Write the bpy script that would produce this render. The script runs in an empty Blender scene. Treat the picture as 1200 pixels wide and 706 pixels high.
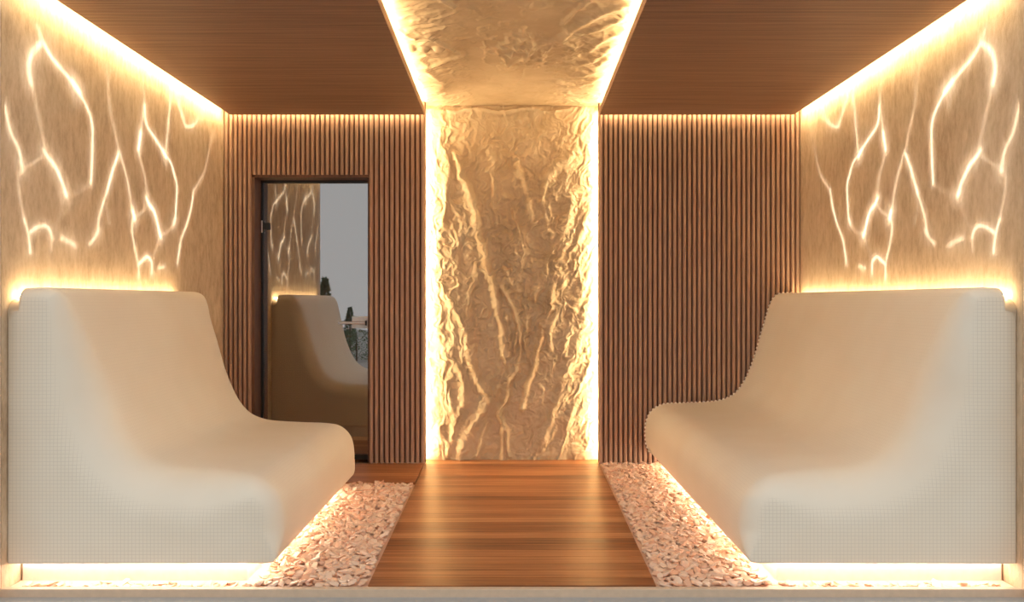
import bpy, bmesh, math, random
import numpy as np
from mathutils import Vector, Matrix
random.seed(7)
C = bpy.context.scene.collection
sc = bpy.context.scene
CAUSTICS = [
 (0.8,1.0,[(0.224, 2.401), (0.249, 2.353)]),
 (1.0,1.6,[(0.262, 2.338), (0.2, 2.288), (0.17, 2.241), (0.158, 2.185), (0.176, 2.134)]),
 (0.45,1.2,[(0.176, 2.134), (0.2, 2.074), (0.231, 1.987), (0.274, 1.874), (0.281, 1.845)]),
 (1.0,1.1,[(0.262, 2.338), (0.339, 2.286), (0.441, 2.249), (0.526, 2.213)]),
 (1.3,1.5,[(0.49, 2.231), (0.526, 2.213), (0.555, 2.196)]),
 (1.0,0.8,[(0.526, 2.213), (0.616, 2.145), (0.662, 2.08), (0.67, 1.983), (0.662, 1.832), (0.654, 1.767)]),
 (0.4,1.1,[(0.462, 2.243), (0.504, 2.154), (0.519, 2.116)]),
 (0.9,0.9,[(-0.005, 1.988), (0.038, 1.884), (0.083, 1.832), (0.117, 1.751)]),
 (0.9,1.5,[(0.106, 1.771), (0.117, 1.751), (0.111, 1.739)]),
 (0.5,1.0,[(0.117, 1.751), (0.088, 1.71), (0.094, 1.646), (0.129, 1.533)]),
 (1.0,0.7,[(0.129, 1.533), (0.158, 1.473), (0.17, 1.392)]),
 (0.45,1.0,[(0.117, 1.751), (0.182, 1.781), (0.281, 1.845)]),
 (1.0,1.3,[(0.268, 1.854), (0.3, 1.829), (0.366, 1.794), (0.413, 1.731), (0.434, 1.682)]),
 (1.1,1.5,[(0.427, 1.697), (0.441, 1.678)]),
 (0.9,0.9,[(0.158, 1.473), (0.212, 1.504), (0.274, 1.521), (0.313, 1.506), (0.332, 1.469)]),
 (0.5,0.9,[(0.332, 1.469), (0.326, 1.41)]),
 (0.3,1.0,[(0.434, 1.682), (0.372, 1.551), (0.326, 1.488)]),
 (0.7,1.3,[(0.406, 1.475), (0.476, 1.46), (0.512, 1.446)]),
 (0.3,1.5,[(0.434, 1.682), (0.533, 1.704), (0.654, 1.767)]),
 (1.0,0.9,[(0.93, 1.969), (0.86, 1.857), (0.8, 1.737)]),
 (0.8,0.9,[(0.8, 1.737), (0.734, 1.61), (0.71, 1.521), (0.646, 1.465)]),
 (0.8,1.4,[(0.726, 1.54), (0.702, 1.512)]),
 (0.45,1.1,[(0.808, 2.406), (0.834, 2.209), (0.877, 2.103), (0.93, 1.983)]),
 (0.6,1.0,[(0.939, 1.984), (1.003, 1.872), (1.069, 1.684), (1.088, 1.644)]),
 (1.1,1.5,[(1.079, 1.676), (1.098, 1.636)]),
 (0.4,0.9,[(0.8, 1.67), (0.834, 1.585)]),
 (0.5,1.0,[(1.207, 2.426), (1.218, 2.297)]),
 (0.6,1.2,[(1.218, 2.297), (1.177, 2.137)]),
 (1.1,1.2,[(1.177, 2.137), (1.147, 2.034)]),
 (0.5,1.0,[(1.147, 2.034), (1.177, 1.963), (1.218, 1.902), (1.249, 1.755)]),
 (1.0,1.0,[(1.218, 2.297), (1.249, 2.197), (1.355, 2.136), (1.478, 2.069)]),
 (1.3,1.4,[(1.455, 2.08), (1.49, 2.06)]),
 (1.0,0.7,[(1.478, 2.069), (1.56, 2.032), (1.608, 1.966), (1.645, 1.908), (1.632, 1.772), (1.62, 1.696)]),
 (0.9,1.3,[(1.62, 1.696), (1.596, 1.657)]),
 (0.7,1.2,[(1.596, 2.525), (1.548, 2.391), (1.525, 2.249), (1.49, 2.091)]),
 (1.0,1.3,[(1.572, 2.566), (1.596, 2.52)]),
 (0.8,1.0,[(1.596, 2.52), (1.67, 2.433), (1.745, 2.343), (1.784, 2.308), (1.905, 2.347), (1.988, 2.423), (2.06, 2.522), (2.104, 2.591)]),
 (0.5,0.8,[(2.225, 2.366), (2.148, 2.196), (2.074, 2.048)]),
 (1.0,0.7,[(1.905, 1.918), (1.85, 1.777), (1.784, 1.664)]),
 (0.6,0.8,[(2.074, 2.048), (1.905, 1.907)]),
 (0.9,0.8,[(1.784, 1.664), (1.707, 1.57), (1.682, 1.503), (1.657, 1.421)]),
 (0.8,0.8,[(1.088, 1.644), (1.069, 1.585), (1.098, 1.493), (1.147, 1.386), (1.147, 1.31)]),
 (0.5,1.0,[(1.088, 1.644), (1.197, 1.69), (1.249, 1.745)]),
 (1.1,1.2,[(1.238, 1.768), (1.269, 1.738), (1.333, 1.706), (1.388, 1.626), (1.41, 1.577)]),
 (1.1,1.4,[(1.399, 1.602), (1.421, 1.568)]),
 (0.4,0.8,[(1.41, 1.577), (1.377, 1.514), (1.333, 1.44)]),
 (0.4,1.3,[(1.41, 1.577), (1.513, 1.602), (1.596, 1.657)]),
 (1.0,0.9,[(1.147, 1.386), (1.207, 1.418), (1.259, 1.436), (1.312, 1.409), (1.312, 1.344)]),
 (0.4,0.8,[(1.312, 1.344), (1.333, 1.305)]),
 (0.7,1.0,[(1.399, 1.378), (1.478, 1.392)]),
]
RIDGES = [
 (1.0,0.022,[(-0.408, 2.267), (-0.377, 2.129), (-0.32, 1.99), (-0.27, 1.833), (-0.258, 1.695), (-0.207, 1.538), (-0.182, 1.425), (-0.145, 1.306), (-0.119, 1.186), (-0.094, 1.048), (-0.063, 0.935), (-0.05, 0.778)]),
 (0.8,0.0188,[(-0.54, 2.38), (-0.465, 2.223), (-0.484, 2.028), (-0.503, 1.796), (-0.54, 1.62), (-0.565, 1.513)]),
 (0.5,0.0126,[(-0.565, 1.343), (-0.465, 1.419), (-0.421, 1.463)]),
 (0.5,0.0126,[(-0.459, 1.796), (-0.396, 1.607), (-0.408, 1.419)]),
 (1.0,0.0251,[(-0.578, 1.387), (-0.54, 1.306), (-0.446, 1.149), (-0.364, 1.01), (-0.32, 0.872), (-0.295, 0.715), (-0.258, 0.602), (-0.188, 0.501)]),
 (0.9,0.0346,[(-0.182, 0.426), (-0.27, 0.269), (-0.364, 0.112), (-0.383, -0.026)]),
 (0.8,0.0188,[(-0.408, 0.677), (-0.364, 0.583), (-0.358, 0.426), (-0.408, 0.326), (-0.446, 0.15), (-0.503, -0.026)]),
 (0.7,0.0188,[(-0.559, 0.797), (-0.484, 0.759), (-0.521, 0.64), (-0.465, 0.501), (-0.446, 0.363)]),
 (0.7,0.022,[(-0.591, 0.445), (-0.54, 0.256), (-0.565, 0.005)]),
 (0.7,0.0188,[(-0.075, 1.287), (0.006, 1.111), (0.057, 0.935), (0.063, 0.74), (0.044, 0.659)]),
 (0.6,0.0126,[(-0.044, 1.073), (-0.025, 0.935), (-0.025, 0.778)]),
 (0.6,0.0126,[(0.031, 0.948), (0.013, 0.809)]),
 (0.7,0.0157,[(0.113, 1.048), (0.094, 0.891), (0.126, 0.759), (0.145, 0.64), (0.107, 0.508)]),
 (0.8,0.0157,[(0.302, 1.306), (0.283, 1.13), (0.22, 0.954), (0.182, 0.778), (0.126, 0.583), (0.075, 0.382)]),
 (0.8,0.0188,[(0.358, 1.13), (0.289, 0.992), (0.283, 0.834)]),
 (0.6,0.0126,[(0.044, 0.659), (-0.013, 0.583), (-0.031, 0.445), (-0.094, 0.344), (-0.05, 0.231), (-0.025, 0.03)]),
 (0.6,0.0126,[(-0.063, 0.288), (-0.075, 0.005)]),
 (0.5,0.0126,[(-0.126, 0.483), (-0.088, 0.539)]),
 (0.6,0.0157,[(0.182, 1.268), (0.17, 1.186)]),
 (0.6,0.0157,[(-0.188, 0.256), (-0.251, 0.03)]),
 (0.9,0.0283,[(0.591, 2.443), (0.496, 2.305), (0.377, 2.223), (0.302, 2.166), (0.251, 2.091)]),
 (0.8,0.0251,[(0.434, 1.934), (0.408, 1.777), (0.358, 1.62), (0.346, 1.425), (0.377, 1.306)]),
 (0.7,0.022,[(0.591, 1.89), (0.503, 1.67), (0.446, 1.419)]),
 (0.8,0.0283,[(0.591, 1.205), (0.496, 0.935), (0.396, 0.64), (0.32, 0.382), (0.22, 0.131)]),
 (0.7,0.0251,[(0.565, 1.387), (0.44, 1.042), (0.377, 0.772)]),
 (0.6,0.0251,[(0.603, 0.759), (0.503, 0.571), (0.408, 0.256)]),
 (0.5,0.0157,[(0.251, 2.091), (0.22, 1.921), (0.251, 1.764), (0.302, 1.639)]),
 (0.4,0.0126,[(0.031, 2.235), (0.063, 2.11), (0.113, 1.953), (0.138, 1.827), (0.157, 1.752), (0.239, 1.827)]),
 (0.4,0.0126,[(-0.126, 2.204), (-0.132, 1.953), (-0.126, 1.733)]),
 (0.5,0.0126,[(0.346, 1.626), (0.283, 1.513), (0.251, 1.356)]),
 (0.35,0.0094,[(0.0, 1.859), (0.038, 1.764), (0.075, 1.576)]),
 (0.4,0.0126,[(-0.063, 1.419), (0.0, 1.293)]),
]
CEIL_RIDGES = [
 (1,0.0176,[(-0.53, 2.136), (-0.449, 1.883), (-0.536, 1.653)]),
 (0.8,0.0088,[(-0.567, 1.598), (-0.458, 1.51), (-0.328, 1.376)]),
 (0.7,0.0066,[(-0.466, 1.016), (-0.385, 1.159), (-0.324, 1.312)]),
 (0.8,0.0066,[(-0.402, 0.443), (-0.329, 0.527), (-0.293, 0.593)]),
 (0.7,0.0088,[(-0.612, 0.908), (-0.539, 1.044), (-0.472, 1.072)]),
 (0.9,0.0132,[(0.559, 0.549), (0.45, 0.685), (0.357, 0.844), (0.258, 1.044)]),
 (0.8,0.011,[(0.563, 0.721), (0.454, 0.908), (0.346, 0.975)]),
 (0.8,0.011,[(0.576, 0.975), (0.477, 1.115), (0.439, 1.219)]),
 (0.8,0.0132,[(0.557, 1.189), (0.485, 1.426), (0.312, 1.51)]),
 (0.7,0.011,[(0.55, 1.784), (0.458, 1.985), (0.281, 1.883)]),
 (0.7,0.0132,[(0.566, 1.376), (0.486, 1.69), (0.381, 1.727)]),
 (0.6,0.0066,[(-0.058, 1.189), (0.025, 1.265), (0.096, 1.159), (0.197, 1.265)]),
 (0.6,0.0066,[(0.092, 0.975), (0.107, 1.189), (0.061, 1.426), (-0.026, 1.545)]),
 (0.5,0.0066,[(0.197, 1.265), (0.236, 1.072), (0.337, 1.159)]),
 (0.5,0.0066,[(0.047, 1.044), (0.0, 1.344)]),
 (0.5,0.0066,[(0.402, 0.443), (0.336, 0.605), (0.268, 0.844)]),
]
#balls [(-0.581, 1.219), (-0.507, 1.219), (-0.42, 1.219)]

# ------------------------------------------------------------------ materials
def new_mat(name):
    m = bpy.data.materials.new(name); m.use_nodes = True
    nt = m.node_tree; b = nt.nodes['Principled BSDF']
    return m, nt, b
def N(nt, t, **kw):
    n = nt.nodes.new(t)
    for k, v in kw.items(): setattr(n, k, v)
    return n
def L(nt, a, b): nt.links.new(a, b)
def ramp(nt, src, stops):
    r = N(nt, 'ShaderNodeValToRGB'); L(nt, src, r.inputs[0])
    e = r.color_ramp.elements
    e[0].position, e[0].color = stops[0][0], (*stops[0][1], 1)
    e[1].position, e[1].color = stops[-1][0], (*stops[-1][1], 1)
    for p, c in stops[1:-1]:
        x = e.new(p); x.color = (*c, 1)
    return r
def noise(nt, scale, detail=5, vec_scale=(1,1,1), rough=.55, coord='Object'):
    tc = N(nt, 'ShaderNodeTexCoord'); mp = N(nt, 'ShaderNodeMapping'); mp.inputs['Scale'].default_value = vec_scale
    n = N(nt, 'ShaderNodeTexNoise'); n.inputs['Scale'].default_value = scale; n.inputs['Detail'].default_value = detail
    n.inputs['Roughness'].default_value = rough
    L(nt, tc.outputs[coord], mp.inputs[0]); L(nt, mp.outputs[0], n.inputs['Vector'])
    return n
def bump(nt, b, src, strength, dist):
    u = N(nt, 'ShaderNodeBump'); u.inputs['Strength'].default_value = strength; u.inputs['Distance'].default_value = dist
    L(nt, src, u.inputs['Height']); L(nt, u.outputs[0], b.inputs['Normal']); return u
def wood(name, dark, mid, light, stretch, rough=.5, spec=.4, scale=6, groove=None, gdist=.002):
    m, nt, b = new_mat(name)
    n = noise(nt, scale, 6, stretch, .6)
    r = ramp(nt, n.outputs['Fac'], [(.3, dark), (.5, mid), (.72, light)])
    L(nt, r.outputs[0], b.inputs['Base Color'])
    b.inputs['Roughness'].default_value = rough; b.inputs['Specular IOR Level'].default_value = spec
    if groove:
        tc = N(nt, 'ShaderNodeTexCoord'); w = N(nt, 'ShaderNodeTexWave'); w.bands_direction = groove[0]
        w.inputs['Scale'].default_value = groove[1]; w.inputs['Distortion'].default_value = .0
        L(nt, tc.outputs['Object'], w.inputs['Vector'])
        r3 = ramp(nt, w.outputs['Fac'], [(.05, (.52,.48,.46)), (.5, (1,1,1))]); mx = N(nt, 'ShaderNodeMix', data_type='RGBA', blend_type='MULTIPLY'); mx.inputs[0].default_value = 1
        L(nt, r.outputs[0], mx.inputs[6]); L(nt, r3.outputs[0], mx.inputs[7]); L(nt, mx.outputs[2], b.inputs['Base Color'])
        bump(nt, b, w.outputs['Fac'], .8, gdist)
    else:
        bump(nt, b, n.outputs['Fac'], .25, gdist)
    return m
def plain(name, col, rough=.6, metal=0, spec=.4):
    m, nt, b = new_mat(name)
    n = noise(nt, 30, 3)
    r = ramp(nt, n.outputs['Fac'], [(.3, tuple(c*.94 for c in col)), (.7, tuple(min(1, c*1.04) for c in col))])
    L(nt, r.outputs[0], b.inputs['Base Color'])
    b.inputs['Roughness'].default_value = rough; b.inputs['Metallic'].default_value = metal
    b.inputs['Specular IOR Level'].default_value = spec
    return m
def glow(name, col, s):
    m = bpy.data.materials.new(name); m.use_nodes = True; nt = m.node_tree; nt.nodes.clear()
    e = N(nt, 'ShaderNodeEmission'); e.inputs[0].default_value = (*col, 1); e.inputs[1].default_value = s
    o = N(nt, 'ShaderNodeOutputMaterial'); L(nt, e.outputs[0], o.inputs[0]); return m

K_SLAB = 1.0
M_ceil = wood('ceiling_wood', (.19,.105,.068), (.28,.155,.10), (.37,.215,.14), (.5, 30, 30), .5, .3, 3, ('Y', 21), .003)
M_slat = wood('slat_wood', (.34,.20,.13), (.44,.27,.18), (.52,.335,.23), (30, 30, 2), .55, .3, 4, None, .0001)
M_slatback = wood('slat_backing', (.08,.035,.02), (.12,.055,.03), (.15,.07,.04), (30, 30, 2), .7, .2, 4)
M_deck = None
WARM = (1, .76, .41); WARM2 = (1, .78, .45)
M_led_wall = glow('cove_led', WARM, 62)
M_led_back = glow('rear_cove_led', WARM, 68)
M_led_panel = glow('panel_led', WARM2, 68)
M_led_cpanel = glow('ceiling_panel_led', WARM2, 52)
M_led_top = glow('bench_top_led', WARM2, 22)
M_led_under = glow('under_bench_led', (1, .84, .68), 22)

def deck_mat():
    m, nt, b = new_mat('deck_wood')
    at = N(nt, 'ShaderNodeAttribute'); at.attribute_name = 'tone'; 
    n = noise(nt, 5, 7, (.25, 9, 9), .65)
    add = N(nt, 'ShaderNodeMath', operation='MULTIPLY_ADD'); L(nt, at.outputs['Fac'], add.inputs[0]); add.inputs[1].default_value = .34
    L(nt, n.outputs['Fac'], add.inputs[2])
    r = ramp(nt, add.outputs[0], [(.42, (.14,.042,.013)), (.58, (.28,.095,.030)), (.72, (.40,.155,.055)), (.9, (.55,.26,.11))])
    L(nt, r.outputs[0], b.inputs['Base Color'])
    b.inputs['Roughness'].default_value = .33; b.inputs['Specular IOR Level'].default_value = .5
    bump(nt, b, n.outputs['Fac'], .15, .002)
    return m
M_deck = deck_mat()

def plaster_mat():
    m, nt, b = new_mat('brushed_plaster')
    n = noise(nt, 11, 8, (2.4, 2.4, .9), .7); n2 = noise(nt, 2.2, 4, (1, 1, .6), .6)
    mx = N(nt, 'ShaderNodeMath', operation='MULTIPLY_ADD'); L(nt, n2.outputs['Fac'], mx.inputs[0]); mx.inputs[1].default_value = .4
    L(nt, n.outputs['Fac'], mx.inputs[2])
    r = ramp(nt, mx.outputs[0], [(.50, (.47,.335,.215)), (.68, (.60,.45,.30)), (.88, (.70,.55,.39))])
    L(nt, r.outputs[0], b.inputs['Base Color']); b.inputs['Roughness'].default_value = .75
    b.inputs['Specular IOR Level'].default_value = .2
    bump(nt, b, n.outputs['Fac'], .6, .006)
    return m
M_wall = plaster_mat()

def relief_mat():
    m, nt, b = new_mat('cast_plaster_relief')
    n = noise(nt, 5, 6, (1,1,1), .6)
    r = ramp(nt, n.outputs['Fac'], [(.3, (.52,.37,.215)), (.7, (.66,.50,.315))])
    L(nt, r.outputs[0], b.inputs['Base Color']); b.inputs['Roughness'].default_value = .6
    b.inputs['Specular IOR Level'].default_value = .3
    n2 = noise(nt, 60, 4); bump(nt, b, n2.outputs['Fac'], .3, .002)
    return m
M_relief = relief_mat()

def tile_mat():
    m, nt, b = new_mat('bench_mosaic')
    def grid(vec):
        br = N(nt, 'ShaderNodeTexBrick'); br.offset = 0; br.squash = 1
        br.inputs['Scale'].default_value = 1; br.inputs['Brick Width'].default_value = .0155; br.inputs['Row Height'].default_value = .0155
        br.inputs['Mortar Size'].default_value = .0016; br.inputs['Mortar Smooth'].default_value = 1
        L(nt, vec, br.inputs['Vector']); return br.outputs['Fac']
    uv = N(nt, 'ShaderNodeUVMap'); uv.uv_map = 'UVMap'
    tc = N(nt, 'ShaderNodeTexCoord'); sx = N(nt, 'ShaderNodeSeparateXYZ'); L(nt, tc.outputs['Object'], sx.inputs[0])
    cx = N(nt, 'ShaderNodeCombineXYZ'); L(nt, sx.outputs['X'], cx.inputs[0]); L(nt, sx.outputs['Z'], cx.inputs[1])
    g1, g2 = grid(cx.outputs[0]), grid(uv.outputs[0])
    ge = N(nt, 'ShaderNodeNewGeometry'); sn = N(nt, 'ShaderNodeSeparateXYZ'); L(nt, ge.outputs['Normal'], sn.inputs[0])
    ab = N(nt, 'ShaderNodeMath', operation='ABSOLUTE'); L(nt, sn.outputs['Y'], ab.inputs[0])
    def mask(a, bb, src):
        mr = N(nt, 'ShaderNodeMapRange'); mr.inputs['From Min'].default_value = a; mr.inputs['From Max'].default_value = bb
        L(nt, ab.outputs[0], mr.inputs['Value']); mu = N(nt, 'ShaderNodeMath', operation='MULTIPLY'); L(nt, mr.outputs[0], mu.inputs[0]); L(nt, src, mu.inputs[1]); return mu.outputs[0]
    m1, m2 = mask(.90, .99, g1), mask(.30, .03, g2)
    h = N(nt, 'ShaderNodeMath', operation='MULTIPLY_ADD'); L(nt, m2, h.inputs[0]); h.inputs[1].default_value = .35; L(nt, m1, h.inputs[2])
    n = noise(nt, 1.6, 3)
    r = ramp(nt, n.outputs['Fac'], [(.35, (.81,.712,.57)), (.65, (.85,.77,.635))])
    mx = N(nt, 'ShaderNodeMix', data_type='RGBA'); L(nt, h.outputs[0], mx.inputs[0])
    L(nt, r.outputs[0], mx.inputs[6]); mx.inputs[7].default_value = (.69,.61,.50,1); L(nt, mx.outputs[2], b.inputs['Base Color'])
    b.inputs['Roughness'].default_value = .42; b.inputs['Specular IOR Level'].default_value = .35
    bump(nt, b, h.outputs[0], .2, -.0006)
    return m
M_tile = tile_mat()
M_bead = plain('edge_bead', (.92,.82,.70), .35)
M_plinth = plain('plinth_white', (.82,.76,.68), .6)
M_beige = plain('beige_frame', (.66,.50,.36), .5)
M_grey = plain('grey_paving', (.42,.42,.41), .7)
M_dark = plain('dark_metal', (.02,.018,.016), .4)
M_shell = plain('outer_shell', (.35,.30,.26), .8)
M_steel = plain('brushed_steel', (.75,.72,.68), .3, .6)
M_white = plain('white_lock', (.85,.85,.83), .35)
M_reveal = wood('reveal_wood', (.10,.048,.03), (.15,.075,.047), (.19,.10,.06), (30,30,2), .5, .3, 4)
M_led_body = plain('profile', (.7,.6,.45), .5)

def salt_mat(per_object):
    m, nt, b = new_mat('salt_stone' if per_object else 'salt_gravel')
    if per_object: src = N(nt, 'ShaderNodeObjectInfo').outputs['Random']
    else: src = N(nt, 'ShaderNodeNewGeometry').outputs['Random Per Island']
    r = ramp(nt, src, [(0, (.84,.50,.33)), (.25, (.88,.60,.42)), (.55, (.90,.66,.49)), (.85, (.92,.72,.56)), (1, (.82,.45,.29))])
    n = noise(nt, 40, 4)
    mx = N(nt, 'ShaderNodeMix', data_type='RGBA', blend_type='MULTIPLY'); mx.inputs[0].default_value = .5
    r2 = ramp(nt, n.outputs['Fac'], [(.3, (.75,.65,.6)), (.7, (1,1,1))])
    L(nt, r.outputs[0], mx.inputs[6]); L(nt, r2.outputs[0], mx.inputs[7]); L(nt, mx.outputs[2], b.inputs['Base Color'])
    b.inputs['Roughness'].default_value = .35
    return m
M_salt1, M_salt2 = salt_mat(True), salt_mat(False)
M_saltbase = plain('salt_bed_base', (.80,.56,.41), .8)

def glass_mat():
    m = bpy.data.materials.new('tinted_mirror_glass'); m.use_nodes = True; nt = m.node_tree; nt.nodes.clear()
    g = N(nt, 'ShaderNodeBsdfGlossy'); g.inputs['Color'].default_value = (.92,.92,.92,1); g.inputs['Roughness'].default_value = .012
    t = N(nt, 'ShaderNodeBsdfTransparent'); t.inputs['Color'].default_value = (.32,.28,.25,1)
    mx = N(nt, 'ShaderNodeMixShader'); mx.inputs[0].default_value = .42
    L(nt, t.outputs[0], mx.inputs[1]); L(nt, g.outputs[0], mx.inputs[2])
    df = N(nt, 'ShaderNodeBsdfDiffuse'); df.inputs[0].default_value = (.22,.13,.09,1); m2 = N(nt, 'ShaderNodeMixShader'); m2.inputs[0].default_value = .16; L(nt, mx.outputs[0], m2.inputs[1]); L(nt, df.outputs[0], m2.inputs[2])
    o = N(nt, 'ShaderNodeOutputMaterial'); L(nt, m2.outputs[0], o.inputs[0]); return m
M_glass = glass_mat()
def leaf_mat(name, c):
    m, nt, b = new_mat(name); n = noise(nt, 12, 3)
    r = ramp(nt, n.outputs['Fac'], [(.3, tuple(x*.6 for x in c)), (.7, c)]); L(nt, r.outputs[0], b.inputs['Base Color'])
    b.inputs['Roughness'].default_value = .6; return m
M_leaf, M_leaf2 = leaf_mat('leaf_green', (.20,.30,.17)), leaf_mat('leaf_dark', (.13,.22,.13))
M_bark = plain('bark', (.12,.08,.05), .9)

# ------------------------------------------------------------------ helpers
def link(name, me, mat, parent=None, smooth=False):
    o = bpy.data.objects.new(name, me); C.objects.link(o)
    if mat: me.materials.append(mat)
    if parent: o.parent = parent
    if smooth:
        for p in me.polygons: p.use_smooth = True
    return o
def obj(name, bm, mat, parent=None, smooth=False):
    me = bpy.data.meshes.new(name); bm.normal_update(); bm.to_mesh(me); bm.free()
    return link(name, me, mat, parent, smooth)
def box(bm, x0, x1, y0, y1, z0, z1):
    v = [bm.verts.new((x, y, z)) for x in (x0, x1) for y in (y0, y1) for z in (z0, z1)]
    for f in ((0,1,3,2),(4,6,7,5),(0,4,5,1),(2,3,7,6),(0,2,6,4),(1,5,7,3)): bm.faces.new([v[i] for i in f])
    return v
def boxes(*bs, bev=0):
    bm = bmesh.new()
    for b in bs: box(bm, *b)
    bmesh.ops.recalc_face_normals(bm, faces=bm.faces)
    if bev: bmesh.ops.bevel(bm, geom=list(bm.edges), offset=bev, segments=2, affect='EDGES', profile=.5)
    return bm
def tag(o, label, cat, group=None):
    o['label'] = label; o['category'] = cat
    if group: o['group'] = group
    return o
def struct(name, bm, mat): 
    o = obj(name, bm, mat); o['kind'] = 'structure'; return o
def empty(name, loc=(0,0,0)):
    o = bpy.data.objects.new(name, None); o.location = loc; o.empty_display_size = .1; C.objects.link(o); return o
def cyl(bm, p, q, r, n=12, r2=None):
    p, q = Vector(p), Vector(q); d = (q-p); ax = d.normalized()
    a = ax.orthogonal().normalized(); b = ax.cross(a); r2 = r if r2 is None else r2
    A = [bm.verts.new(p + (a*math.cos(t)+b*math.sin(t))*r) for t in [2*math.pi*i/n for i in range(n)]]
    B = [bm.verts.new(q + (a*math.cos(t)+b*math.sin(t))*r2) for t in [2*math.pi*i/n for i in range(n)]]
    for i in range(n): bm.faces.new((A[i], A[(i+1)%n], B[(i+1)%n], B[i]))
    bm.faces.new(A[::-1]); bm.faces.new(B)

# ------------------------------------------------------------------ numbers
HW = 2.10          # half width of the room
YB = 2.43          # face of the slatted rear cladding
YP = 2.562         # plane the relief is cast on
ZT = 2.72          # height of the structural ceiling
ZS = 2.526         # underside of the timber ceiling panels

# ------------------------------------------------------------------ shell
struct('floor', boxes((-2.25, 2.25, 0, 2.75, -.2, -.045)), M_saltbase)
struct('wall_left', boxes((-2.25, -HW, -.02, 2.75, -.2, ZT)), M_wall)
struct('wall_right', boxes((HW, 2.25, -.02, 2.75, -.2, ZT)), M_wall)
struct('ceiling', boxes((-2.25, 2.25, -.02, 3.3, ZT, 2.85)), M_shell)
# rear wall with the door opening left free
DX0, DX1, DZ = -1.894, -1.043, 2.10
struct('wall_back', boxes((-2.25, DX0, 2.60, 2.75, -.2, ZT), (DX0, DX1, 2.60, 2.75, DZ, ZT), (DX1, 2.25, 2.60, 2.75, -.2, ZT)), M_shell)
# the unlit room behind the glass door
struct('wall_corridor', boxes((-2.3, -2.25, 2.75, 3.3, -.05, ZT), (-.9, -.85, 2.75, 3.3, -.05, ZT), (-2.3, -.85, 3.3, 3.35, -.05, ZT)), M_shell)
struct('floor_corridor', boxes((-2.3, -.85, 2.75, 3.3, -.05, 0)), M_shell)
# front frame
struct('trim_1', boxes((-2.30, -HW-.0, -.10, -.02, -.035, ZT+.13), bev=.004), M_beige)
struct('trim_2', boxes((HW+.0, 2.30, -.10, -.02, -.035, ZT+.13), bev=.004), M_beige)
struct('trim_3', boxes((-HW, HW, -.03, 0, -.20, -.003), bev=.002), M_beige)
struct('floor_outside', boxes((-14, 14, -24, -.03, -.30, -.036)), M_grey)

# ------------------------------------------------------------------ timber floor deck
def deck(name, outline, y0, y1, label, cat, seed):
    rnd = random.Random(seed); bm = bmesh.new(); lay = bm.verts.layers.float.new('tone'); y = y0
    while y < y1 - .01:
        w = min(.092, y1 - y); t = rnd.random()
        ya, yb = y+.001, y+w-.001
        xa0, xa1 = outline(ya); xb0, xb1 = outline(yb)
        vs = [bm.verts.new(p) for p in ((xa0,ya,-.04),(xa1,ya,-.04),(xb1,yb,-.04),(xb0,yb,-.04),(xa0,ya,0),(xa1,ya,0),(xb1,yb,0),(xb0,yb,0))]
        for v in vs: v[lay] = t
        fs = [bm.faces.new([vs[i] for i in f]) for f in ((0,3,2,1),(4,5,6,7),(0,1,5,4),(1,2,6,5),(2,3,7,6),(3,0,4,7))]
        y += .092
    return tag(obj(name, bm, M_deck), label, cat)
deck('wooden_walkway', lambda y: (-(.597+.035*y/YB), .597+.035*y/YB), .003, YP, 'glossy brown plank walkway running down the middle of the room to the lit relief panel', 'floor deck', 3)
deck('door_threshold', lambda y: (-2.095, -(.604+.035*y/YB)), 1.83, 2.428, 'dark wooden plank step in front of the glass door, beside the walkway', 'threshold', 11)

# ------------------------------------------------------------------ slatted cladding
PITCH = .0362
def slats(name, areas, label, x_from):
    root = empty(name, (x_from[0], YB, 0)); tag(root, label, 'wall panel')
    bs = [(a[0], a[1], YB+.012, YB+.024, a[2], a[3]) for a in areas]
    o = obj('backing', boxes(*bs), M_slatback, root); 
    bm = bmesh.new()
    for x0, x1, z0, z1 in areas:
        n = max(1, round((x1-x0)/PITCH)); p = (x1-x0)/n; h = p*.36
        for i in range(n):
            cx = x0 + p*(i+.5)
            prof = [(-h, .014), (-h, .0), (-h*.88, -.008), (-h*.55, -.0125), (0, -.014), (h*.55, -.0125), (h*.88, -.008), (h, .0), (h, .014)]
            A = [bm.verts.new((cx+a, YB+b+.002, z0)) for a, b in prof]; B = [bm.verts.new((cx+a, YB+b+.002, z1)) for a, b in prof]
            for k in range(len(prof)-1): bm.faces.new((A[k], A[k+1], B[k+1], B[k]))
            bm.faces.new(A); bm.faces.new(B[::-1])
    o2 = obj('ribs', bm, M_slat, root)
    for c in (o, o2): c.matrix_parent_inverse = Matrix.Translation((-x_from[0], -YB, 0))
    return root
slats('slatted_wall_panel', [(.63, HW-.002, 0, 2.66)], 'brown ribbed wood wall panel right of the relief, behind the right bench', (1.36,))
slats('slatted_wall_panel', [(-HW+.002, DX0, 0, 2.66), (DX0, DX1, DZ, 2.66), (DX1, -.63, 0, 2.66)], 'brown ribbed wood wall panel around the glass door', (-1.36,))

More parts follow.
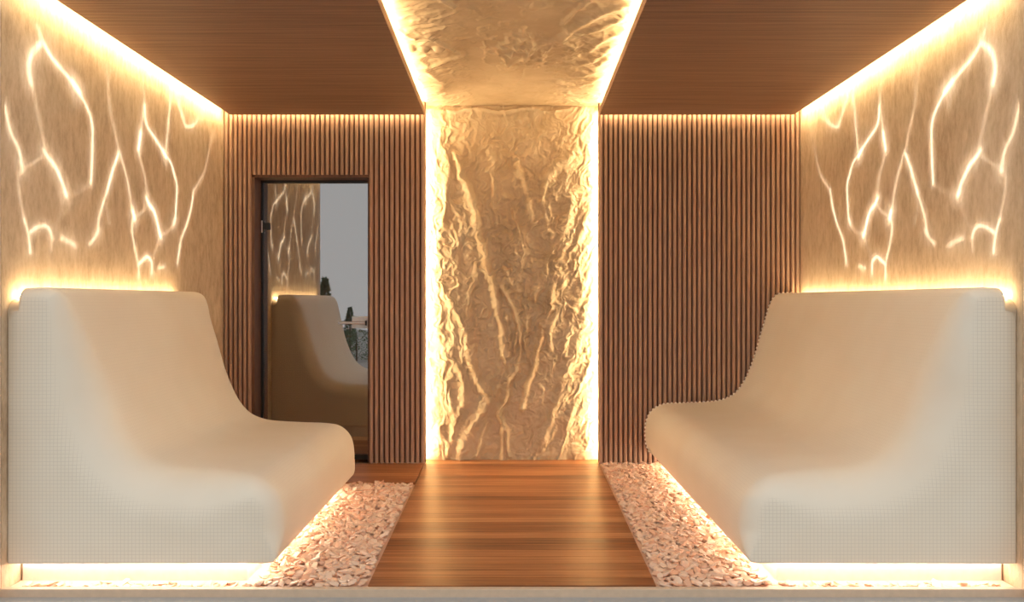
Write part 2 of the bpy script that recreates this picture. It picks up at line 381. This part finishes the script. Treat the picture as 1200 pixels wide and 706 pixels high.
# ------------------------------------------------------------------ timber ceiling panels with their cove lights
for s, side in ((-1, 'left'), (1, 'right')):
    root = empty('wooden_ceiling_panel', (s*1.33, 1.2, ZS)); tag(root, f'flat dark wooden ceiling panel with fine grooves above the {side} bench', 'ceiling panel')
    bm = bmesh.new()
    xo, yb, t = 2.035, 2.385, .05
    P = [(s*.598, -.02), (s*xo, -.02), (s*xo, yb), (s*(.598+.035*yb/YB), yb)]
    A = [bm.verts.new((x, y, ZS)) for x, y in P]; B = [bm.verts.new((x, y, ZS+t)) for x, y in P]
    bm.faces.new(A); bm.faces.new(B[::-1])
    for i in range(4): bm.faces.new((A[i], B[i], B[(i+1)%4], A[(i+1)%4]))
    bmesh.ops.recalc_face_normals(bm, faces=bm.faces)
    kids = [obj('board', bm, M_ceil, root)]
    x0, x1 = sorted((s*(xo), s*(xo+.012)))
    kids.append(obj('light_strip', boxes((x0, x1, 0, yb, ZS+.02, ZS+.034)), M_led_wall, root))
    x0, x1 = sorted((s*.66, s*xo))
    kids.append(obj('rear_light_strip', boxes((x0, x1, yb, yb+.006, ZS+.028, ZS+.036)), M_led_back, root))
    bm = bmesh.new()   # strip along the slot of the relief ceiling panel
    Q = [(s*.614, 0), (s*.626, 0), (s*.660, yb+.05), (s*.648, yb+.05)]
    A = [bm.verts.new((x, y, ZS+.052)) for x, y in Q]; B = [bm.verts.new((x, y, ZS+.066)) for x, y in Q]
    bm.faces.new(A); bm.faces.new(B[::-1])
    for i in range(4): bm.faces.new((A[i], B[i], B[(i+1)%4], A[(i+1)%4]))
    bmesh.ops.recalc_face_normals(bm, faces=bm.faces)
    kids.append(obj('inner_light_strip', bm, M_led_cpanel, root))
    for c in kids: c.matrix_parent_inverse = Matrix.Translation((-s*1.33, -1.2, -ZS))

# ------------------------------------------------------------------ cast relief panels
rs = np.random.RandomState(5)
def vnoise(u, v):
    g = vnoise.g; iu = np.floor(u).astype(int); iv = np.floor(v).astype(int); fu = u-iu; fv = v-iv
    fu = fu*fu*fu*(fu*(fu*6-15)+10); fv = fv*fv*fv*(fv*(fv*6-15)+10)
    a = g[iu % 256, iv % 256]; b = g[(iu+1) % 256, iv % 256]; c = g[iu % 256, (iv+1) % 256]; d = g[(iu+1) % 256, (iv+1) % 256]
    return (a*(1-fu)+b*fu)*(1-fv) + (c*(1-fu)+d*fu)*fv
vnoise.g = rs.rand(256, 256)
def fbm(u, v, o=4):
    s = 0; a = .5
    for k in range(o): s = s + a*vnoise(u*2**k+13*k, v*2**k+7*k); a *= .5
    return s
def segdist(X, Y, pts):
    best = np.full(X.shape, 9e9)
    for (x0, y0), (x1, y1) in zip(pts[:-1], pts[1:]):
        dx, dy = x1-x0, y1-y0; t = np.clip(((X-x0)*dx+(Y-y0)*dy)/(dx*dx+dy*dy+1e-12), 0, 1)
        best = np.minimum(best, np.hypot(X-x0-t*dx, Y-y0-t*dy))
    return best
def smooth_pts(pts, n=6):
    if len(pts) < 3: return pts
    P = [pts[0]] + list(pts) + [pts[-1]]; out = []
    for i in range(1, len(P)-2):
        p0, p1, p2, p3 = [np.array(q) for q in P[i-1:i+3]]
        for k in range(n):
            t = k/n; out.append(tuple(.5*((2*p1)+(-p0+p2)*t+(2*p0-5*p1+4*p2-p3)*t*t+(-p0+3*p1-3*p2+p3)*t**3)))
    out.append(tuple(pts[-1])); return out
def grid_mesh(name, X, Y, Z, mat, parent, flip=False):
    h, w = X.shape; co = np.stack([X, Y, Z], -1).reshape(-1, 3)
    idx = np.arange(h*w).reshape(h, w)
    q = np.stack([idx[:-1,:-1], idx[:-1,1:], idx[1:,1:], idx[1:,:-1]], -1).reshape(-1, 4)
    if flip: q = q[:, ::-1]
    me = bpy.data.meshes.new(name); me.from_pydata(co.tolist(), [], q.tolist())
    return link(name, me, mat, parent, True)

# rear panel
nx, nz = 250, 520
X, Z = np.meshgrid(np.linspace(-.665, .665, nx), np.linspace(.0, 2.66, nz))
wob = (fbm(X*9, Z*9, 3)-.47)*.05; wob2 = (fbm(X*9+40, Z*9+11, 3)-.47)*.05
H = np.zeros_like(X)
for s_, w_, pts in RIDGES:
    d = segdist(X+wob*.7, Z+wob2*.7, smooth_pts(pts, 4)); w = w_*(1.0)
    H = np.maximum(H, s_*(.034-.020*np.clip(np.abs(X)/.6, 0, 1))*np.exp(-(d/(w*1.15))**2))
side = np.clip((X+.1)/.6, 0, 1); sidel = np.clip((-X-.25)/.3, 0, 1)
c, s_ = math.cos(math.radians(28)), math.sin(math.radians(28))
U = X*c - Z*s_; V = X*s_ + Z*c                       # streaks lean to the right as they rise
str_ = 1-np.abs(fbm(U*16+wob*40, V*3.5, 4)*2-.95)*2
c2, s2 = math.cos(math.radians(-14)), math.sin(math.radians(-14))
U2 = X*c2 - Z*s2; V2 = X*s2 + Z*c2
strl = 1-np.abs(fbm(U2*15+wob*40+5, V2*3.5, 4)*2-.95)*2
blob = 1-np.abs(fbm(X*9+3+wob*30, Z*6+wob2*30, 4)*2-.95)*2
H += np.clip(str_-.1, 0, 1)*.020*side + np.clip(strl-.15, 0, 1)*.020*sidel
H += np.clip(blob-.3, 0, 1)*.014*np.clip(1.2-np.abs(Z-1.5)*.5, .3, 1)
wr = 1-np.abs(fbm(X*19+wob*60+9, Z*13+wob2*60, 4)*2-.95)*2
H += np.clip(wr-.4, 0, 1)*.008 + (fbm(X*30, Z*24, 4)-.47)*.006 + (fbm(X*3+9, Z*2.4, 2)-.47)*.008
vein = 1-np.abs(fbm(X*13+21+wob*70, Z*4.2+wob2*50, 4)*2-.95)*2
H += np.clip(vein-.45, 0, 1)*.022*np.exp(-((Z-1.25)/.9)**2)
# rough broken lip along the top
H += .016*np.exp(-((Z-2.60-.010*np.sin(X*17)-.016*(fbm(X*12, Z*0, 3)-.5))/.012)**2)*np.clip(1.15-np.abs(X)*1.3, 0, 1)
H *= 1.75 - 1.1*np.clip(np.abs(X)/.6, 0, 1)
H = np.clip(H, -.015, .058)
root = empty('relief_wall_panel', (0, YP, 0)); tag(root, 'tall glowing plaster relief panel with flowing ridges at the end of the walkway', 'relief panel')
kids = [grid_mesh('relief', X, YP-.008-H, Z, M_relief, root)]
for s in (-1, 1):
    x0, x1 = sorted((s*.640, s*.655))
    kids.append(obj('light_strip', boxes((x0, x1, YB+.048, YB+.063, .01, 2.58)), M_led_panel, root))
for k in kids: k.matrix_parent_inverse = Matrix.Translation((0, -YP, 0))

# ceiling panel
nx, ny = 230, 430
X, Y = np.meshgrid(np.linspace(-.70, .70, nx), np.linspace(-.01, 2.58, ny))
wob = (fbm(X*9+77, Y*9, 3)-.47)*.05; wob2 = (fbm(X*9+140, Y*9+11, 3)-.47)*.05
H = np.zeros_like(X)
for s_, w_, pts in CEIL_RIDGES:
    d = segdist(X+wob*.7, Y+wob2*.7, smooth_pts(pts, 4)); H = np.maximum(H, s_*.018*np.exp(-(d/(w_*2.2))**2))
A_ = np.abs(X)
for sg in (1, -1):
    c, s_ = math.cos(math.radians(55*sg)), math.sin(math.radians(55*sg))
    U = X*c - Y*s_; V = X*s_ + Y*c
    st = 1-np.abs(fbm(U*12+wob*30+3, V*3.5+sg*9, 4)*2-.95)*2
    H += np.clip(st-.15, 0, 1)*.016*np.clip((X*sg-.22)/.25, 0, 1)
bl = 1-np.abs(fbm(X*9+63, Y*7+4, 4)*2-.95)*2
H += np.clip(bl-.35, 0, 1)*.022*np.exp(-((X-.12)**2+(Y-1.25)**2)/.09) + np.clip(bl-.5, 0, 1)*.006
H += (fbm(X*20+5, Y*12, 4)-.47)*.006 + (fbm(X*3+31, Y*2.2, 2)-.47)*.010
for bx_, by_ in ((-.581,1.215),(-.505,1.225),(-.42,1.215)):
    r2 = ((X-bx_)/.037)**2 + ((Y-by_)/.055)**2; H = np.maximum(H, .032*np.sqrt(np.clip(1-r2, 0, 1)))
H = np.clip(H*(1.6 - .9*np.clip(np.abs(X)/.6, 0, 1)), -.014, .036)
root = empty('relief_ceiling_panel', (0, 1.25, 2.66)); tag(root, 'glowing plaster relief strip set in the ceiling between the two dark wooden ceiling panels', 'relief panel')
k = grid_mesh('relief', X, Y, 2.632-H, M_relief, root, True); k.matrix_parent_inverse = Matrix.Translation((0, -1.25, -2.66))

# ------------------------------------------------------------------ benches
PROF = [(2.05,1.235),(1.985,1.238),(1.935,1.232),(1.895,1.205),(1.865,1.15),(1.835,1.05),(1.80,.935),(1.77,.826),(1.735,.72),(1.692,.62),(1.645,.545),(1.587,.492),(1.51,.462),(1.43,.450),(1.27,.442),(1.14,.437),(1.07,.424),(1.012,.385),(.978,.33),(.965,.25),(.968,.17),(.978,.12),(.995,.092),(1.03,.085)]
def bench_profile():
    pts = smooth_pts(PROF, 5)
    R = []
    for x, z in pts:
        if z > .5: r = .21
        elif x > 1.3: r = .21
        else:
            r = .21 - .115*min(1, max(0, (1.3-x)/.25))
            if x < 1.05 and z < .3: r = .095*min(1, max(.12, (z-.085)/.13)) if z < .215 else .095
        if z > .80: r = .06 + .15*max(0, min(1, (1.22-z)/.42))**.8
        R.append(r)
    pts += [(2.095,.085),(2.098,.095),(2.098,1.09),(2.098,1.19),(2.05,1.195)]; R += [.004,.004,.004,.06,.06]
    return pts, R
def make_bench(sgn, y0, y1, far_r, label):
    root = empty('tiled_bench', (sgn*1.5, (y0+y1)/2, 0)); tag(root, label, 'bench')
    pts, R = bench_profile(); n = len(pts); P = np.array(pts)
    nor = []
    for i in range(n):
        a = P[(i-1) % n]; b = P[(i+1) % n]; t = (b-a)/np.linalg.norm(b-a)
        nor.append(np.array([t[1], -t[0]]) if True else 0)
    # PROF runs back -> nose -> underside -> back: inside lies to the left of the travel direction (towards +x, down)
    nor = np.array(nor)
    cen = np.array([1.7, .3])
    if np.dot(nor[40], cen - P[40]) < 0: nor = -nor
    nor[-1] = nor[-2] = nor[0] = np.array([0, -1])   # the top of the back rounds downwards only
    arc = np.concatenate([[0], np.cumsum(np.linalg.norm(P[1:]-P[:-1], axis=1))])
    K = 10; rings = []
    def ring(y_of, off_of, k): rings.append(([(P[i]+nor[i]*off_of(R[i], k), y_of(R[i], k)) for i in range(n)]))
    for k in range(K+1):
        th = k/K*math.pi/2
        ring(lambda r, _: y0 + r*(1-math.cos(th)), lambda r, _: r*(1-math.sin(th)), k)
    m_ = 14
    for j in range(1, m_): 
        f = j/m_; ring(lambda r, _: (y0+r)*(1-f) + (y1-min(r, far_r))*f, lambda r, _: 0, j)
    for k in range(K, -1, -1):
        th = k/K*math.pi/2
        ring(lambda r, _: y1 - min(r, far_r)*(1-math.cos(th)), lambda r, _: min(r, far_r)*(1-math.sin(th)), k)
    # keep every inset within the back of the bench
    bm = bmesh.new(); uvl = bm.loops.layers.uv.new('UVMap'); V = []
    for rg in rings:
        V.append([bm.verts.new((sgn*min(p[0], 2.098), y, max(.085, p[1]))) for p, y in rg])
    for a in range(len(V)-1):
        for i in range(n):
            j = (i+1) % n; q = (V[a][i], V[a][j], V[a+1][j], V[a+1][i])
            f = bm.faces.new(q if sgn > 0 else q[::-1]); f.smooth = True
            L_ = arc[i], (arc[j] if j else arc[-1]+.04)
            for lp in f.loops:
                v = lp.vert; u = L_[0] if v in (V[a][i], V[a+1][i]) else L_[1]
                lp[uvl].uv = (u, v.co.y)
    for ring_, fl in ((V[0], sgn > 0), (V[-1], sgn < 0)):
        f = bm.faces.new(ring_[::-1] if fl else ring_); f.smooth = True
        for lp in f.loops: lp[uvl].uv = (lp.vert.co.x, lp.vert.co.z)
    bmesh.ops.recalc_face_normals(bm, faces=bm.faces)
    capf = [f for f in bm.faces if len(f.verts) > 4]
    body = obj('body', bm, M_tile, root, True)
    kids = [body]
    x0, x1 = sorted((sgn*1.13, sgn*2.09)); kids.append(obj('plinth', boxes((x0, x1, y0+.085, y1-.06, -.044, .084), bev=.002), M_plinth, root))
    x0, x1 = sorted((sgn*1.10, sgn*2.09)); x2, x3 = sorted((sgn*1.10, sgn*1.112))
    kids.append(obj('base_light_strip', boxes((x0, x1, y0+.070, y0+.082, .070, .082), (x2, x3, y0+.083, y1-.05, .070, .082)), M_led_under, root))
    x0, x1 = sorted((sgn*2.06, sgn*2.085)); kids.append(obj('backrest_light_strip', boxes((x0, x1, y0+.03, y1-.015, 1.20, 1.212)), M_led_top, root))
    for c in kids: c.matrix_parent_inverse = Matrix.Translation((-sgn*1.5, -(y0+y1)/2, 0))
    return root, P
bl, _ = make_bench(-1, .015, 1.62, .12, 'cream mosaic tiled bench with curved backrest, on the left in front of the glass door')
br, PR = make_bench(1, .015, 2.408, .012, 'cream mosaic tiled bench with curved backrest, on the right against the ribbed wall')
# beaded edging where the right bench meets the ribbed wall
bmb = bmesh.new(); bmesh.ops.create_icosphere(bmb, subdivisions=2, radius=.009); bead = bpy.data.meshes.new('edging_bead'); bmb.to_mesh(bead); bmb.free(); bead.materials.append(M_bead)
acc = 0; last = None
for p in PR[:-7]:
    if last is not None:
        seg = np.linalg.norm(p-last); pos = -acc
        while pos + .029 <= seg:
            pos += .029; q = last + (p-last)*pos/seg
            o = bpy.data.objects.new('edging_bead', bead); C.objects.link(o); o.parent = br; o.matrix_parent_inverse = Matrix.Translation((-1.5, -(.015+2.408)/2, 0)); o.location = (q[0], 2.394, q[1])
        acc = seg - pos
    last = p

# ------------------------------------------------------------------ glass door
YD = 2.585
root = empty('door_1', (-1.46, YD, 0)); root['kind'] = 'structure'
kids = []
kids.append(obj('door_frame', boxes((DX0-.004, DX0+.018, YB+.005, 2.72, 0, DZ), (DX1-.012, DX1+.004, YB+.026, 2.72, 0, DZ), (DX0-.004, DX1+.004, YB+.005, 2.72, DZ-.018, DZ+.01)), M_reveal, root))
kids.append(obj('gasket', boxes((DX0+.018, DX0+.034, YD-.012, YD+.012, .0, DZ-.018), (DX0+.018, DX1, YD-.012, YD+.012, DZ-.036, DZ-.018), (DX0+.018, DX1, YD-.012, YD+.02, 0, .03)), M_dark, root))
gl = obj('glass_pane', boxes((DX0+.036, DX1-.010, YD, YD+.001, .035, DZ-.038)), M_glass, root); kids.append(gl)
hg = obj('hinge', boxes((DX0+.02, DX0+.045, YD-.022, YD-.002, 1.70, 1.775), (DX0+.045, DX0+.085, YD-.016, YD-.004, 1.715, 1.765), bev=.002), M_dark, root); kids.append(hg)
h2 = obj('hinge_pin', boxes((DX0+.026, DX0+.036, YD-.028, YD-.0225, 1.69, 1.78)), M_steel, root); kids.append(h2)
kids.append(obj('lock_plate', boxes((-1.195, -1.056, YD-.014, YD-.001, .975, 1.065), bev=.003), M_white, root))
bm = bmesh.new(); cyl(bm, (-1.095, YD-.045, 1.018), (-1.29, YD-.045, 1.018), .011); cyl(bm, (-1.10, YD-.013, 1.018), (-1.10, YD-.05, 1.018), .009)
kids.append(obj('lever_handle', bm, M_steel, root, False))
kids.append(obj('lock_barrel', boxes((-1.090, -1.083, YD-.052, YD-.014, .998, 1.034)), M_dark, root))
for c in kids: c.matrix_parent_inverse = Matrix.Translation((1.46, -YD, 0))

# ------------------------------------------------------------------ salt stones
rnd = random.Random(21); nrs = np.random.RandomState(4)
bmt = bmesh.new(); bmesh.ops.create_icosphere(bmt, subdivisions=1, radius=1)
ICO = np.array([v.co[:] for v in bmt.verts]); ICOF = [[v.index for v in f.verts] for f in bmt.faces]; bmt.free()
def chip_shape():                                    # a flat broken flake: corners pushed out and in, top sliced off
    v = ICO * nrs.uniform(.62, 1.25, (len(ICO), 1)); v = v * np.array([nrs.uniform(.85, 1.45), nrs.uniform(.65, 1.0), nrs.uniform(.30, .50)])
    v[:, 2] = np.minimum(v[:, 2], nrs.uniform(.18, .32)); return v
shapes = [chip_shape() for _ in range(24)]; kinds = []
for v in shapes:
    me = bpy.data.meshes.new('salt_stone'); me.from_pydata(v.tolist(), [], ICOF); me.materials.append(M_salt1); kinds.append(me)
def chip_mesh(name, items):
    V, F = [], []
    for (x, y, z, k) in items:
        m3 = np.array((Matrix.Rotation(nrs.uniform(0, 6.28), 3, 'Z') @ Matrix.Rotation(nrs.uniform(-.5, .5), 3, 'X') @ Matrix.Rotation(nrs.uniform(-.5, .5), 3, 'Y')))
        v = (shapes[nrs.randint(24)]*k) @ m3.T + np.array([x, y, z]); b0 = len(V); V += v.tolist(); F += [[b0+i for i in f] for f in ICOF]
    me = bpy.data.meshes.new(name); me.from_pydata(V, [], F); return me
for s, side in ((-1, 'left'), (1, 'right')):
    spots = []; ylim = 1.80 if s < 0 else 2.40
    y = .022
    while y < ylim:
        x = .630 + .035*y/YB; xe = 2.06 if y < .075 else 1.085
        while x < xe:
            spots.append((s*(x+rnd.uniform(-.008, .010)), y+rnd.uniform(-.009, .009)+(.0 if y > .03 else .008))); x += .036
        y += .031
    vis = sorted(spots, key=lambda p: p[1] + (0 if abs(p[0]) < 1.15 else .06))
    big, rest = vis[:150], vis[150:]
    for (x, y) in big:
        o = bpy.data.objects.new('salt_stone', rnd.choice(kinds)); C.objects.link(o)
        k = min(.023*rnd.uniform(.8, 1.2), (abs(x)-.597-.035*y/YB)/1.5)
        o.location = (x, max(y, .036), -.006 + rnd.uniform(-.003, .007) - (.010 if abs(x) > 1.08 else 0)); o.scale = (k, k, k); o.rotation_euler = (rnd.uniform(-.4,.4), rnd.uniform(-.4,.4), rnd.uniform(0, 6.28))
        tag(o, f'pale pink salt stone in the front of the gravel bed beside the {side} bench', 'stone', f'salt stones at the front of the {side} bed')
    edge = lambda x, y: max(.008, (abs(x)-.597-.035*y/YB)/1.5)
    items = [(x, y, -.006+rnd.uniform(-.004, .008), .024*rnd.uniform(.8, 1.25)) for x, y in rest]
    for _ in range(int(len(rest)*1.1)):
        x, y = rnd.choice(rest); items.append((x+s*rnd.uniform(-.004, .012), y+rnd.uniform(0, .015), rnd.uniform(-.004, .010), .017*rnd.uniform(.7, 1.3)))
    items = [(x, y, z, min(k, edge(x, y))) for x, y, z, k in items]
    o = link('salt_gravel', chip_mesh('salt_gravel', items), M_salt2); o['kind'] = 'stuff'
    tag(o, f'pink salt gravel filling the bed between the walkway and the {side} bench', 'gravel')
    x0, x1 = sorted((s*.60, s*2.095))
    b_ = obj('gravel_bed_base', boxes((x0, x1, .002, ylim+.02, -.044, -.014)), M_saltbase); b_['kind'] = 'structure'

# ------------------------------------------------------------------ garden behind the viewer, seen only in the glass door
def plant(name, x, y, h, w, conic, mat, label, cat, seed):
    rr = random.Random(seed); root = empty(name, (x, y, -.036)); tag(root, label, cat)
    bm = bmesh.new(); cyl(bm, (0,0,0), (0,0,h*.92), .035*h, 8, .008*h); obj('trunk', bm, M_bark, root)
    bm = bmesh.new()
    for i in range(1300):
        t = rr.uniform(.04 if not conic else .10, 1)
        rad = w*(1-t)**.8 if conic else w*math.sqrt(max(0, 1-(2*t-.9)**2*.8))
        a = rr.uniform(0, 6.28); r_ = rad*math.sqrt(rr.random()); c = Vector((r_*math.cos(a), r_*math.sin(a), h*t))
        l = rr.uniform(.04, .09)*max(h, .8)*.8; d = Vector((math.cos(a), math.sin(a), rr.uniform(-.2, 1.0))).normalized(); sd = d.orthogonal().normalized()*l*.25
        v = [bm.verts.new(c), bm.verts.new(c+d*l*.5+sd), bm.verts.new(c+d*l), bm.verts.new(c+d*l*.5-sd)]; bm.faces.new(v)
    obj('foliage', bm, mat, root)
plant('conifer_shrub', -3.62, -8.9, 1.05, .20, True, M_leaf2, 'slim dark green conifer mirrored in the door glass left of the handle', 'shrub', 1)
plant('garden_shrub', -3.15, -7.3, .62, .42, False, M_leaf, 'round green shrub mirrored in the door glass just below the handle', 'shrub', 2)
plant('garden_shrub', -2.55, -8.4, .55, .40, False, M_leaf2, 'low green bush mirrored at the right edge of the door glass', 'shrub', 3)
plant('conifer_tree', -4.18, -8.9, 1.70, .22, True, M_leaf2, 'taller dark conifer whose tip is mirrored in the door glass beside the rippled wall', 'tree', 4)

# ------------------------------------------------------------------ water-ripple projectors (textured spot lamps) aimed at the side walls
GW, GH = 1000, 560                                   # wall patch y 0..2.5, z 1.15..2.55
gy, gz = np.meshgrid((np.arange(GW)+.5)/GW*2.5, 1.15+(np.arange(GH)+.5)/GH*1.4)
wy = (fbm(gy*5, gz*5, 2)-.4)*.02
acc = np.zeros_like(gy); halo = np.zeros_like(gy)
for s_, w_, pts in CAUSTICS:
    d = segdist(gy+wy, gz+wy*.7, smooth_pts(pts, 5)); w = .0095*w_
    s_ = s_**1.9; acc = np.maximum(acc, s_*np.exp(-(d/w)**2)); halo = np.maximum(halo, .34*s_*np.exp(-(d/(w*3.8))**2))
acc = np.clip(acc+halo, 0, 1.6)/1.6*.2
img = bpy.data.images.new('ripple_gobo', GW, GH, float_buffer=True); img.colorspace_settings.name = 'Non-Color'
px = np.ones((GH, GW, 4), dtype=np.float32); px[..., :3] = acc[..., None]; img.pixels.foreach_set(px.ravel()); img.pack()
def projector(s, power):
    ld = bpy.data.lights.new('ripple_projector', 'SPOT'); ld.spot_size = math.radians(100); ld.spot_blend = 0; ld.shadow_soft_size = .004; ld.energy = power
    ld.color = (1, .96, .90)
    o = bpy.data.objects.new('ripple_projector', ld); C.objects.link(o); LY, LZ = 1.2, 1.95
    o.location = (s*-.2, LY, LZ)
    # local -Z -> s*X ; local Y -> world Z ; local X = Y x Z
    z = Vector((-s, 0, 0)); yv = Vector((0, 0, 1)); x = yv.cross(z)
    o.rotation_euler = Matrix((x, yv, z)).transposed().to_euler()
    ld.use_nodes = True; nt = ld.node_tree; em = nt.nodes['Emission']
    tc = N(nt, 'ShaderNodeTexCoord'); sp = N(nt, 'ShaderNodeSeparateXYZ'); L(nt, tc.outputs['Normal'], sp.inputs[0])
    D = HW + .2; az = N(nt, 'ShaderNodeMath', operation='ABSOLUTE'); L(nt, sp.outputs['Z'], az.inputs[0])
    def coord(out, sign, off, span):
        d = N(nt, 'ShaderNodeMath', operation='DIVIDE'); L(nt, out, d.inputs[0]); L(nt, az.outputs[0], d.inputs[1])
        m = N(nt, 'ShaderNodeMath', operation='MULTIPLY_ADD'); L(nt, d.outputs[0], m.inputs[0]); m.inputs[1].default_value = sign*D/span; m.inputs[2].default_value = off/span
        return m.outputs[0]
    u = coord(sp.outputs['X'], x.y, LY, 2.5); v = coord(sp.outputs['Y'], 1, LZ-1.15, 1.4)
    cb = N(nt, 'ShaderNodeCombineXYZ'); L(nt, u, cb.inputs[0]); L(nt, v, cb.inputs[1])
    im = N(nt, 'ShaderNodeTexImage'); im.image = img; im.extension = 'CLIP'; L(nt, cb.outputs[0], im.inputs[0])
    L(nt, im.outputs['Color'], em.inputs['Strength'])
    return o
projector(-1, 3300); projector(1, 3300)

# ------------------------------------------------------------------ world, camera, output
w = bpy.data.worlds.new('overcast'); sc.world = w; w.use_nodes = True
bg = w.node_tree.nodes['Background']; bg.inputs[0].default_value = (.98, .98, .97, 1); bg.inputs[1].default_value = .76
cam = bpy.data.cameras.new('camera'); co = bpy.data.objects.new('camera', cam); C.objects.link(co)
co.location = (0, -3.2, 1.18); co.rotation_euler = (math.radians(90), 0, 0); cam.sensor_width = 36; cam.lens = 906/1200*36
sc.camera = co
sc.view_settings.view_transform = 'Standard'; sc.view_settings.look = 'None'; sc.view_settings.gamma = 1; sc.view_settings.exposure = .32; sc.view_settings.use_curve_mapping = False
sc.cycles.max_bounces = 8; sc.cycles.diffuse_bounces = 5; sc.cycles.use_denoising = True; sc.cycles.sample_clamp_indirect = 6
